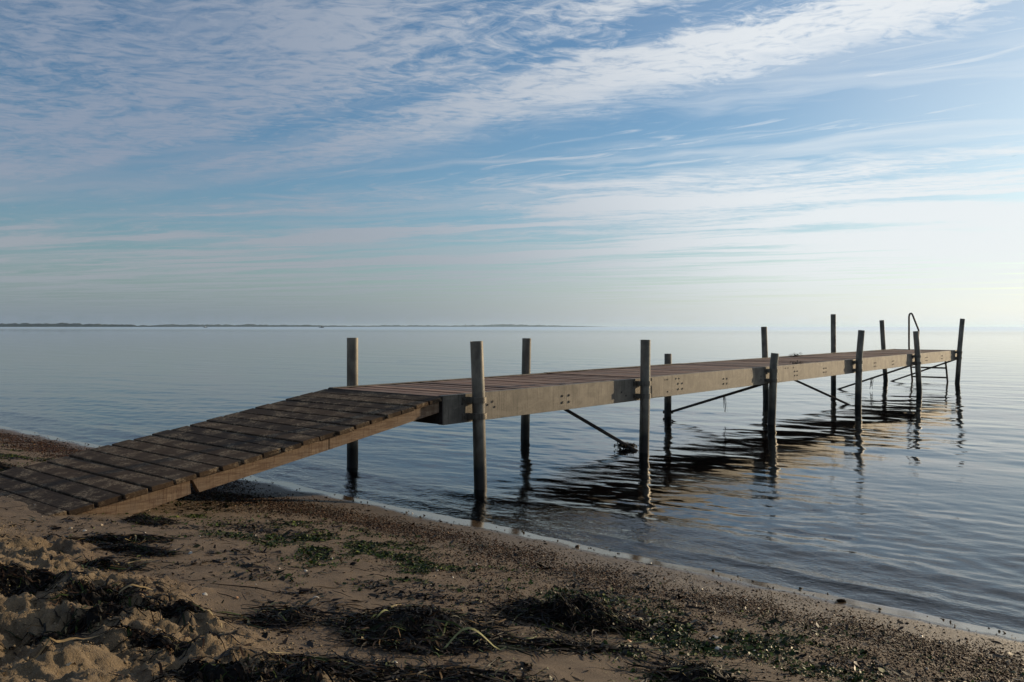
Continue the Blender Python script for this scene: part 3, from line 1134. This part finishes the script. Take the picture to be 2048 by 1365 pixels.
# dark crumbs of dead weed between
def dcrumb(s, q, x, y):
    m_ = sstep(fbm(x * 2.4, y * 2.4, 95, 4, .6), -0.25, 0.8)
    near_ = np.exp(-((s - 2.75) / 0.75) ** 2)
    return np.clip(m_ * near_ + 0.02 * sstep(s, 4.55, 4.4), 0, 1)


DARK = [(.007, .006, .004), (.016, .010, .006), (.035, .020, .010), (.014, .018, .006), (.07, .045, .022)]
N = 26000
p = pick(N, 1.2, 4.6, dens=dcrumb, bias=1.5)
z = H(p[:, 0], p[:, 1])
sz = np.exp(rng.normal(math.log(0.0048), 0.5, N)).clip(.0015, .017)
scl = np.stack([sz * rng.uniform(1, 2.6, N), sz * rng.uniform(.35, .9, N), sz * rng.uniform(.2, .7, N)], 1)
R = rot_mats(rng.normal(0, .4, N), rng.normal(0, .3, N), rng.uniform(0, 6.28, N))
g_ = scatter('seaweed_litter', leafv, leaff, np.column_stack([p, z + sz * .25 + .001]), scl, R, palette(N, DARK, [4, 4, 3, 2, 1]), M_leaf)
tag(g_, 'loose dark crumbs of dead seaweed strewn over the damp sand', 'seaweed', kind='stuff')


# ribbons of eelgrass
def ribbons(starts, dirs, lens, widths, lift, colors, wander=0.5, seg=7, curl=0.3, name='eelgrass_strands', base=None, hump=None):
    n = len(starts)
    Vs, Fs, Cs = [], [], []
    pos = starts.copy().astype(float)
    ang = dirs.copy()
    cz = rng.normal(0, curl, n)
    step = lens / seg
    rows = []
    zprof0 = rng.random(n)
    zph = rng.uniform(0, 6.28, n)
    tw = rng.uniform(0, 6.28, n)
    twr = rng.normal(0, .6, n)
    for k in range(seg + 1):
        x, y = pos[:, 0], pos[:, 1]
        zz = H(x, y) + 0.0025
        if hump is not None:
            zz = zz + hump(x, y) * zprof0
        zz = zz + lift * np.abs(np.sin(k / seg * 3.14 * 1.2 + zph)) ** 1.5
        wdt = widths * (0.35 + 0.65 * math.sin(math.pi * min(1, (k + .6) / (seg + 1)))) * 0.5
        t_ = tw + twr * k
        nx, ny = -np.sin(ang), np.cos(ang)
        cxx, czz = np.cos(t_ * .5), np.sin(t_ * .5)
        hw = np.abs(cxx) * .75 + .25
        L = np.stack([x + nx * wdt * hw, y + ny * wdt * hw, zz + wdt * czz * .6 + wdt * .5], 1)
        Rr = np.stack([x - nx * wdt * hw, y - ny * wdt * hw, zz - wdt * czz * .6 + wdt * .5], 1)
        rows.append(np.stack([L, Rr], 1))
        ang = ang + cz * .35 + rng.normal(0, wander, n) * .35
        pos = pos + np.stack([np.cos(ang), np.sin(ang)], 1) * step[:, None]
    A_ = np.stack(rows, 1)                    # n, seg+1, 2, 3
    V_ = A_.reshape(-1, 3)
    k0 = (np.arange(n) * (seg + 1) * 2)[:, None]
    j = np.arange(seg)[None] * 2
    f = np.stack([k0 + j, k0 + j + 1, k0 + j + 3, k0 + j + 2], -1).reshape(-1, 4)
    cc = np.repeat(colors, (seg + 1) * 2, axis=0)
    return V_, f, cc


STR = [(.005, .004, .003), (.011, .007, .004), (.028, .014, .007), (.014, .020, .006), (.035, .050, .010), (.10, .062, .026), (.26, .21, .11)]

# loose strands
n = 520
p = pick(n, 1.3, 3.0, q0=-7, q1=.6, bias=1.2)
V_, f, cc = ribbons(p, rng.normal(-0.25, .7, n), rng.uniform(.03, .16, n), rng.uniform(.0022, .0055, n), .004, palette(n, STR, [4, 4, 3, 3, 2, 1, .35]), seg=6)
o = link('eelgrass_litter', raw_mesh('eelgrass_litter', V_, f, colors=cc), M_strand)
tag(o, 'single dark eelgrass strands strewn across the smooth sand', 'seaweed', kind='stuff')


def heap(px, py, rx, ry, hgt, nstr, label, ang=0.0, dark=1.0, slen=(.06, .22), green=1.0, crumbs=0):
    gx, gy, gz = ground_at(px, py)
    ca, sa = math.cos(ang), math.sin(ang)

    def hump(x, y):
        u = ((x - gx) * ca + (y - gy) * sa) / rx
        v = (-(x - gx) * sa + (y - gy) * ca) / ry
        b = np.exp(-(u * u + v * v) * 1.1)
        return 1.1 * hgt * b * (0.75 + 0.5 * vnoise(x * 14, y * 14, int(px)))
    # matted core
    nu, nv = 64, 34
    uu, vv = np.meshgrid(np.linspace(-1.5, 1.5, nu), np.linspace(-1.5, 1.5, nv), indexing='ij')
    X = gx + uu * rx * ca - vv * ry * sa
    Y = gy + uu * rx * sa + vv * ry * ca
    edge_ = (uu ** 2 + vv ** 2) ** .5 + 0.35 * fbm(X * 9, Y * 9, int(py), 3)
    hh = hump(X, Y) * 0.8 * (1 + .35 * fbm(X * 45, Y * 45, 7, 3, .7)) * sstep(edge_, 1.25, .75) - 0.02 * sstep(edge_, 1.0, 1.3)
    Z = H(X, Y) + hh
    idx = np.arange(nu * nv).reshape(nu, nv)
    f0 = np.stack([idx[:-1, :-1], idx[1:, :-1], idx[1:, 1:], idx[:-1, 1:]], -1).reshape(-1, 4)
    V0 = np.stack([X, Y, Z], -1).reshape(-1, 3)
    c0 = np.tile(np.array([(.006, .0045, .0035)]), (len(V0), 1)) * (1 + .5 * rng.random((len(V0), 1)))
    keepf = (hh.ravel()[f0].max(1) > -0.004)
    f0 = f0[keepf]
    n = nstr
    r_ = rng.random(n) ** .6 * 1.25
    a_ = rng.uniform(0, 6.28, n)
    sx_ = gx + r_ * rx * np.cos(a_) * ca - r_ * ry * np.sin(a_) * sa
    sy_ = gy + r_ * rx * np.cos(a_) * sa + r_ * ry * np.sin(a_) * ca
    dirs = ang + rng.normal(0, .75, n) + np.where(rng.random(n) < .5, math.pi, 0)
    lens = rng.uniform(slen[0], slen[1], n)
    V1, f1, c1_ = ribbons(np.stack([sx_, sy_], 1), dirs, lens, rng.uniform(.003, .009, n), hgt * .18,
                          palette(n, STR, [6, 5, 3, 1.6 * green, 1.0 * green, .55, .25]), seg=8, hump=hump, curl=.5)
    m2 = int(n * 2.2)
    r_ = rng.random(m2) ** .6 * 1.35
    a_ = rng.uniform(0, 6.28, m2)
    cx_ = gx + r_ * rx * np.cos(a_) * ca - r_ * ry * np.sin(a_) * sa
    cy_ = gy + r_ * rx * np.cos(a_) * sa + r_ * ry * np.sin(a_) * ca
    V2_, f2, c2_ = ribbons(np.stack([cx_, cy_], 1), rng.uniform(0, 6.28, m2), rng.uniform(.008, .035, m2), rng.uniform(.004, .012, m2), hgt * .10,
                           palette(m2, STR, [6, 5, 4, 1.6 * green, .5 * green, .3, .05]), seg=3, hump=hump, curl=.8)
    Vs = [V0, V1, V2_]; Cs = [c0, c1_, c2_]; Fs = [f0, f1 + len(V0), f2 + len(V0) + len(V1)]
    V_ = np.concatenate(Vs) - np.array([gx, gy, gz]); cc = np.concatenate(Cs); f = np.concatenate(Fs)
    used = np.unique(f); rm = np.full(len(V_), -1); rm[used] = np.arange(len(used))
    o = link('seaweed_heap', raw_mesh('seaweed_heap', V_[used], rm[f], colors=cc[used]), M_strand, loc=(gx, gy, gz))
    tag(o, label, 'seaweed', 'heaps of washed-up seaweed')
    return o


heap(845, 1262, .23, .24, .060, 800, 'broad black seaweed heap in the middle foreground with pale curling blades', -.05)
heap(1145, 1240, .23, .14, .085, 700, 'tallest dark seaweed mound, steep and humped, right of the middle foreground', -.25)
heap(860, 1372, .30, .12, .032, 560, 'flat dark seaweed mat at the bottom edge below the broad black heap', .02)
heap(672, 1345, .14, .12, .028, 260, 'small flat seaweed mat at the bottom edge left of the largest mat', .2)
heap(565, 1240, .075, .12, .034, 170, 'tuft of seaweed with tan blades left of the broad black heap', -.5, slen=(.08, .22))
heap(1400, 1362, .12, .10, .05, 240, 'round dark seaweed clump at the bottom edge on the right, above green flakes', .1)
heap(300, 1046, .10, .12, .045, 200, 'small dark seaweed clump on the sand beside the lower end of the ramp', .3, slen=(.03, .1), green=1.6)
heap(240, 1082, .18, .07, .028, 200, 'long twist of green and tan eelgrass below the lower end of the ramp', .45, green=1.6)
heap(270, 1103, .15, .05, .026, 170, 'brown rope of seaweed pointing right across smooth sand', -.2)
heap(217, 1135, .05, .09, .030, 110, 'dark tuft of seaweed at the edge of the trampled sand', -1.2)
heap(198, 1196, .08, .06, .028, 120, 'dark seaweed knot with one pale stick-like blade beside trampled sand', .2)
heap(150, 1255, .14, .025, .014, 60, 'thin trail of eelgrass climbing the trampled sand at left', .75)
heap(335, 1300, .13, .03, .016, 60, 'seaweed fringe around a low sand bump at the bottom left', -.15)
heap(480, 1346, .17, .035, .016, 90, 'long flat seaweed strip at the bottom edge left of the mats', -.05)
heap(45, 1155, .10, .08, .020, 140, 'black seaweed lying in a hollow of the trampled sand at far left', .2)
heap(8, 940, .14, .12, .055, 90, 'dark seaweed lump at the left edge beside the ramp boards', .0, slen=(.04, .12))
heap(1120, 1294, .24, .05, .018, 220, 'thin line of seaweed crossing bare sand below the tallest mound', .15)
heap(340, 1238, .09, .035, .014, 70, 'short seaweed wisp on bare smooth sand at lower left', .0)

# ------------------------------------------------------------------ separate blades, shells and stones
def blade(px, py, ang, length, width, col, label, lift=.03, seg=12, curl=.25):
    gx, gy, gz = ground_at(px, py)
    V_, f, cc = ribbons(np.array([[gx, gy]]), np.array([ang]), np.array([length]), np.array([width]), lift, np.array([col]), wander=.25, seg=seg, curl=curl)
    V_ = V_ - np.array([gx, gy, gz]) + np.array([0, 0, .004])
    o = link('eelgrass_blade', raw_mesh('eelgrass_blade', V_, f, colors=cc), M_strand, loc=(gx, gy, gz))
    tag(o, label, 'seaweed', 'single eelgrass blades')


blade(872, 1310, 1.1, .26, .011, (.30, .29, .13), 'pale green upright blade curling out of the broad black heap', .07, curl=.15)
blade(720, 1262, .75, .20, .009, (.22, .23, .10), 'pale green blade leaning right on the left side of the broad black heap', .05)
blade(990, 1360, .8, .17, .010, (.34, .24, .11), 'tan blade rising to the right at the bottom edge', .04)
blade(205, 1210, .75, .17, .009, (.33, .24, .12), 'straight tan blade sticking out of the dark seaweed knot', .03, curl=.05)
blade(60, 1320, .95, .22, .012, (.30, .21, .10), 'long tan blade on the trampled sand at bottom left', .03)
blade(250, 1092, .55, .15, .008, (.34, .27, .13), 'pale bent blade on the twist of green eelgrass', .03)
blade(420, 1172, -.1, .34, .007, (.03, .018, .010), 'long straight dark strand lying left to right on smooth sand', .006, curl=.02)
blade(330, 1276, -.12, .30, .006, (.03, .018, .010), 'long dark strand in front of the low sand bump', .006, curl=.03)
blade(385, 1213, .02, .20, .007, (.025, .016, .010), 'dark strand just above the short seaweed wisp', .005, curl=.03)
blade(1050, 1305, -.1, .25, .007, (.03, .022, .012), 'dark wavy strand on bare sand at the bottom right of the heaps', .006)
blade(560, 1130, .2, .12, .007, (.20, .19, .06), 'short yellowish blade on smooth sand in the centre left', .01)

# shells : a fan-ribbed half shell
def shell_mesh():
    nu, nv = 9, 6
    V_ = []
    for i in range(nu):
        a = math.pi * (i / (nu - 1))
        for j in range(nv):
            r = j / (nv - 1)
            rad = (1 + .04 * (i % 2)) * r
            V_.append((math.cos(a) * rad * .95, math.sin(a) * rad * 1.25 - .5, .55 * math.sin(min(1, (1 - r) * 1.1 + .02) * math.pi / 2) * (1 if r > 0 else .8)))
    Fc_ = []
    for i in range(nu - 1):
        for j in range(nv - 1):
            Fc_.append((i * nv + j, (i + 1) * nv + j, (i + 1) * nv + j + 1, i * nv + j + 1))
    V_ = np.array(V_); Fc_ = np.array(Fc_)
    # thickness
    n0 = len(V_)
    V2 = V_ * np.array([.93, .93, .8]) - np.array([0, 0, .05])
    F2 = Fc_[:, ::-1] + n0
    return np.vstack([V_, V2]), np.vstack([Fc_, F2])


SV, SF = shell_mesh()


def shell(px, py, size, col, label, up=False):
    gx, gy, gz = ground_at(px, py)
    a = random.uniform(0, 6.28)
    V_ = SV * size
    cc = np.tile(np.array([col]), (len(V_), 1)) * (0.85 + .15 * np.cos(np.linalg.norm(SV[:, :2], axis=1) * 22))[:, None]
    me = raw_mesh('shell', V_, SF, colors=cc, smooth=True)
    o = link('shell', me, M_shell, loc=(gx, gy, gz + size * .12))
    o.rotation_euler = (random.uniform(-.3, .3) + (math.pi if up else 0), random.uniform(-.3, .3), a)
    if up: o.location.z += size * .3
    tag(o, label, 'shell', 'seashells on the beach')


WHT = (.62, .56, .46); CRM = (.55, .42, .26); ORG = (.50, .26, .10); GRY = (.30, .28, .25)
shell(381, 1108, .016, WHT, 'white shell alone on smooth sand right of the brown seaweed rope')
shell(315, 1258, .016, WHT, 'white shell in front of the short seaweed wisp')
shell(255, 1184, .016, WHT, 'pale shell right of the dark seaweed knot')
shell(216, 1180, .018, CRM, 'cream shell lying on the dark seaweed knot')
shell(409, 1190, .012, WHT, 'small white shell on smooth sand above the dark strand')
shell(140, 1332, .016, CRM, 'cream shell on the trampled sand at bottom left')
shell(472, 1198, .012, ORG, 'small orange shell near the tuft of tan blades')
shell(631, 1197, .015, WHT, 'white shell on sand above the left end of the broad black heap')
shell(634, 1210, .013, CRM, 'cream shell just below a white one above the broad heap')
shell(753, 1281, .016, WHT, 'bright round shell lying in front of the broad black heap')
shell(612, 1143, .010, WHT, 'small white shell left of the green flakes')
shell(648, 1142, .010, WHT, 'small white shell among the first green flakes')
shell(906, 1258, .013, GRY, 'grey shell on bare sand between the broad heap and the tall mound')
shell(1000, 1253, .020, CRM, 'cream half shell left of the tall mound, open side up', True)
shell(1430, 1277, .018, GRY, 'grey round shell among green flakes at lower right')
shell(1437, 1302, .020, WHT, 'pale flat shell below the grey round one at lower right')
shell(1258, 1286, .016, ORG, 'orange shell chip at the right foot of the tall mound')
shell(1508, 1305, .014, WHT, 'white shell on green flakes at lower right, right of the pale flat one')
shell(69, 1013, .016, WHT, 'white shell on the sand below the buried ramp boards')
shell(170, 1063, .013, WHT, 'white shell between the ramp end and the trampled sand')
shell(203, 1051, .013, CRM, 'cream shell just below the ramp end')
shell(142, 1058, .012, CRM, 'yellowish shell at the edge of the trampled sand near the ramp')

# small anonymous shell chips
N = 260
p = pick(N, 1.7, 4.5, bias=1.5)
z = H(p[:, 0], p[:, 1])
sz = rng.uniform(.0028, .0065, N)
R = rot_mats(rng.normal(0, .5, N), rng.normal(0, .5, N), rng.uniform(0, 6.28, N))
g_ = scatter('shell_chips', octv, octf, np.column_stack([p, z + sz * .3]), np.stack([sz * 1.3, sz, sz * .4], 1), R, palette(N, [WHT, CRM, GRY], [3, 2, 2]), M_shell)
tag(g_, 'tiny pale shell chips strewn over the whole beach', 'shell chips', kind='stuff')

# small stones and weed bits at the water's edge
N = 170
p = pick(N, 4.18, 4.62, bias=1.6)
z = H(p[:, 0], p[:, 1])
sz = np.exp(rng.normal(math.log(.007), .4, N))
R = rot_mats(rng.normal(0, .4, N), rng.normal(0, .4, N), rng.uniform(0, 6.28, N))
g_ = scatter('pebbles', octv, octf, np.column_stack([p, z + sz * .2]), np.stack([sz * 1.4, sz, sz * .5], 1), R, palette(N, DARK + [(.3, .27, .22)], [4, 4, 3, 2, 1, 1.2]), M_bits)
tag(g_, 'scattered dark pebbles and weed bits along the wet edge of the sand', 'pebbles', kind='stuff')

# sand lumps on the trampled part
N = 5500
p = pick(N, .4, 1.75, q0=-6, q1=.8, bias=1.0)
z = H(p[:, 0], p[:, 1])
sz = np.exp(rng.normal(math.log(.0030), .45, N)).clip(.0012, .007)
R = rot_mats(rng.normal(0, .4, N), rng.normal(0, .4, N), rng.uniform(0, 6.28, N))
g_ = scatter('sand_crumbs', octv, octf, np.column_stack([p, z]), np.stack([sz, sz, sz * .8], 1), R, palette(N, [(.22, .16, .09), (.17, .125, .07)], [3, 2], .12), attr_mat('sand_crumb', .9))
tag(g_, 'crumbs of clotted dry sand on the trampled beach', 'sand', kind='stuff')

# ------------------------------------------------------------------ weed caught on the pier
def tangle(center, rad, n, label, name='seaweed_clump', hang=0.0, slen=.08, parent_cat='seaweed'):
    Vs, Fs, Cs = [], [], []
    b = 0
    for k in range(n):
        c = Vector((rng.normal(0, rad[0]), rng.normal(0, rad[1]), abs(rng.normal(0, rad[2]))))
        d = Vector((rng.normal(), rng.normal(), rng.normal() * .3)).normalized()
        if hang: d = Vector((rng.normal() * .12, rng.normal() * .12, -1)).normalized()
        L = slen * rng.uniform(.5, 1.3); wd = rng.uniform(.003, .006)
        if hang: wd *= 0.8
        side = d.cross(Vector((0.2, 0.1, 1))).normalized() * wd
        for j in range(6):
            q = c + d * (L * j / 5) + Vector((0, 0, 0 if hang else -.03 * (j / 5) ** 2)) + Vector((rng.normal(), rng.normal(), rng.normal())) * .003
            Vs += [tuple(q + side), tuple(q - side)]
        for j in range(5):
            Fs.append((b + 2 * j, b + 2 * j + 1, b + 2 * j + 3, b + 2 * j + 2))
        col = palette(1, STR, [4, 4, 3, 2, 1, .5, 0])[0]
        Cs += [col] * 12
        b += 12
    o = link(name, raw_mesh(name, np.array(Vs), np.array(Fs), colors=np.array(Cs)), M_strand, loc=center)
    tag(o, label, 'seaweed')
    return o


def on_line(a, b, px):
    """point on the line a-b that is seen in photo column px"""
    k = (px - 1024) / F
    d = b - a
    f_ = (k * a.y - a.x) / (d.x - k * d.y)
    return a + d * f_


q = on_line(b1[0], b1[1], 1243); q.z = max(q.z, .03)
tangle(q + Vector((.06, 0, -.035)), (.05, .04, .012), 420, 'dark seaweed bundle caught where the first brace enters the water', slen=.045)
tangle(on_line(b2[0], b2[1], 1450), (.012, .012, .01), 9, 'seaweed wisp hanging from the brace under the second beam section', hang=1, slen=.22)
tangle(on_line(b4[0], b4[1], 1744), (.018, .018, .01), 12, 'seaweed wisp hanging from the brace between the far posts', hang=1, slen=.22)
for px, py, lb in ((1588, 708, 'dark seaweed scrap on the far edge of the deck, left of the pair'), (1597, 708, 'dark seaweed scrap on the far edge of the deck, right of the pair'),
                   (1595, 727, 'dark seaweed scrap on the near edge of the deck')):
    Yd = (CZ - DZ) * F / (py - HOR)
    Yd = min(Yd, P(t_of_col(px, PW - .1), PW - .1, 0).y) if py < 715 else P(t_of_col(px, .1), .1, 0).y
    tangle(Vector(((px - 1024) / F * Yd, Yd, DZ + .002)), (.05, .04, .022), 40, lb, slen=.07)

# ------------------------------------------------------------------ boats, beacon, birds far away
M_hull = simple_mat('dark_hull', (.03, .03, .035), .5, .2, 1)
M_white = simple_mat('white_cabin', (.70, .70, .68), .5, .05, 1)


def boat(px, dist, length, label, cab=(.1, .3), white=True, flip=1):
    e = empty('motor_boat', ((px - 1024) / F * dist, dist, 0), label, 'boat')
    e.scale = (1, 1, 1)
    n = 13
    V_, Fc_ = [], []
    for i in range(n):
        u = i / (n - 1)
        x = (u - .5) * length * flip
        wd = length * .16 * (math.sin(min(1, (1 - u) * 1.9) * math.pi / 2)) + .02
        top = length * (.10 + .07 * u * u)
        V_ += [(x, -wd, top), (x, -wd * .6, -.25), (x, wd * .6, -.25), (x, wd, top)]
    for i in range(n - 1):
        for k in range(4):
            Fc_.append((i * 4 + k, (i + 1) * 4 + k, (i + 1) * 4 + (k + 1) % 4, i * 4 + (k + 1) % 4))
    Fc_ += [(3, 2, 1, 0), ((n - 1) * 4, (n - 1) * 4 + 1, (n - 1) * 4 + 2, (n - 1) * 4 + 3)]
    me = bpy.data.meshes.new('hull'); me.from_pydata(V_, [], Fc_)
    link('hull', me, M_hull, e)
    c = (cab[0] - .5 + cab[1]) * length * flip
    cb = box_mesh('cabin', length * .24, length * .2, length * .22, length * .03)
    link('cabin', cb, M_white if white else M_hull, e, loc=(-c * .5, 0, length * .21))
    link('mast', tube_mesh('mast', [(0, 0, 0), (0, 0, length * .28)], .04, 6), M_hull, e, loc=(-c * .5, 0, length * .3))
    return e


boat(411, 1500, 7.0, 'small motor boat with a white stern on the horizon, left of the other boat', white=True, flip=-1)
boat(643, 1300, 7.5, 'dark low boat on the horizon above the left end of the pier', white=False)
bc = empty('beacon', ((931 - 1024) / F * 2500, 2500, 0), 'thin sea marker standing on the horizon above the pier', 'beacon')
link('pole', tube_mesh('pole', [(0, 0, -1), (0, 0, 8)], .35, 8), M_hull, bc)
link('topmark', tube_mesh('topmark', [(0, 0, 8.1), (0, 0, 10.5)], [.9, .15], 8), M_hull, bc)


def bird(px, py, dist, label):
    V_ = [(0, -.35, 0), (.05, 0, .05), (0, .28, 0), (-.05, 0, .05), (0, 0, -.06), (.45, .05, .17), (.9, -.12, .02), (.42, -.12, .15), (-.45, .05, .17), (-.9, -.12, .02), (-.42, -.12, .15)]
    Fc_ = [(0, 1, 2), (0, 2, 3), (0, 4, 1), (0, 3, 4), (4, 2, 1), (4, 3, 2), (1, 5, 7), (5, 6, 7), (3, 10, 8), (8, 10, 9)]
    me = bpy.data.meshes.new('bird'); me.from_pydata(V_, [], Fc_)
    o = link('gull', me, M_hull, loc=((px - 1024) / F * dist, dist, CZ + (HOR - py) / F * dist))
    o.rotation_euler = (.2, .3, random.uniform(0, 3))
    tag(o, label, 'bird')


bird(2028, 313, 420, 'tiny dark bird high in the sky near the right edge')
bird(1616, 320, 560, 'tiny dark bird in the sky left of the other, above the tallest far post')

# ------------------------------------------------------------------ air
HAZE = 1
if HAZE:
    m = bpy.data.materials.new('haze'); m.use_nodes = True
    t = NT(m.node_tree)
    v = t.n('ShaderNodeVolumePrincipled')
    v.inputs['Color'].default_value = (.62, .82, 1.0, 1)
    v.inputs['Density'].default_value = 0.00003
    v.inputs['Anisotropy'].default_value = 0.4
    oo = t.n('ShaderNodeOutputMaterial')
    t.t.links.new(v.outputs[0], oo.inputs['Volume'])
    hb = box_mesh('haze', 90000, 90000, 80 + 9)
    o = link('haze', hb, m, loc=(0, 0, (80 - 9) / 2))
    tag(o, 'thin sea haze over the water', 'haze', kind='stuff')
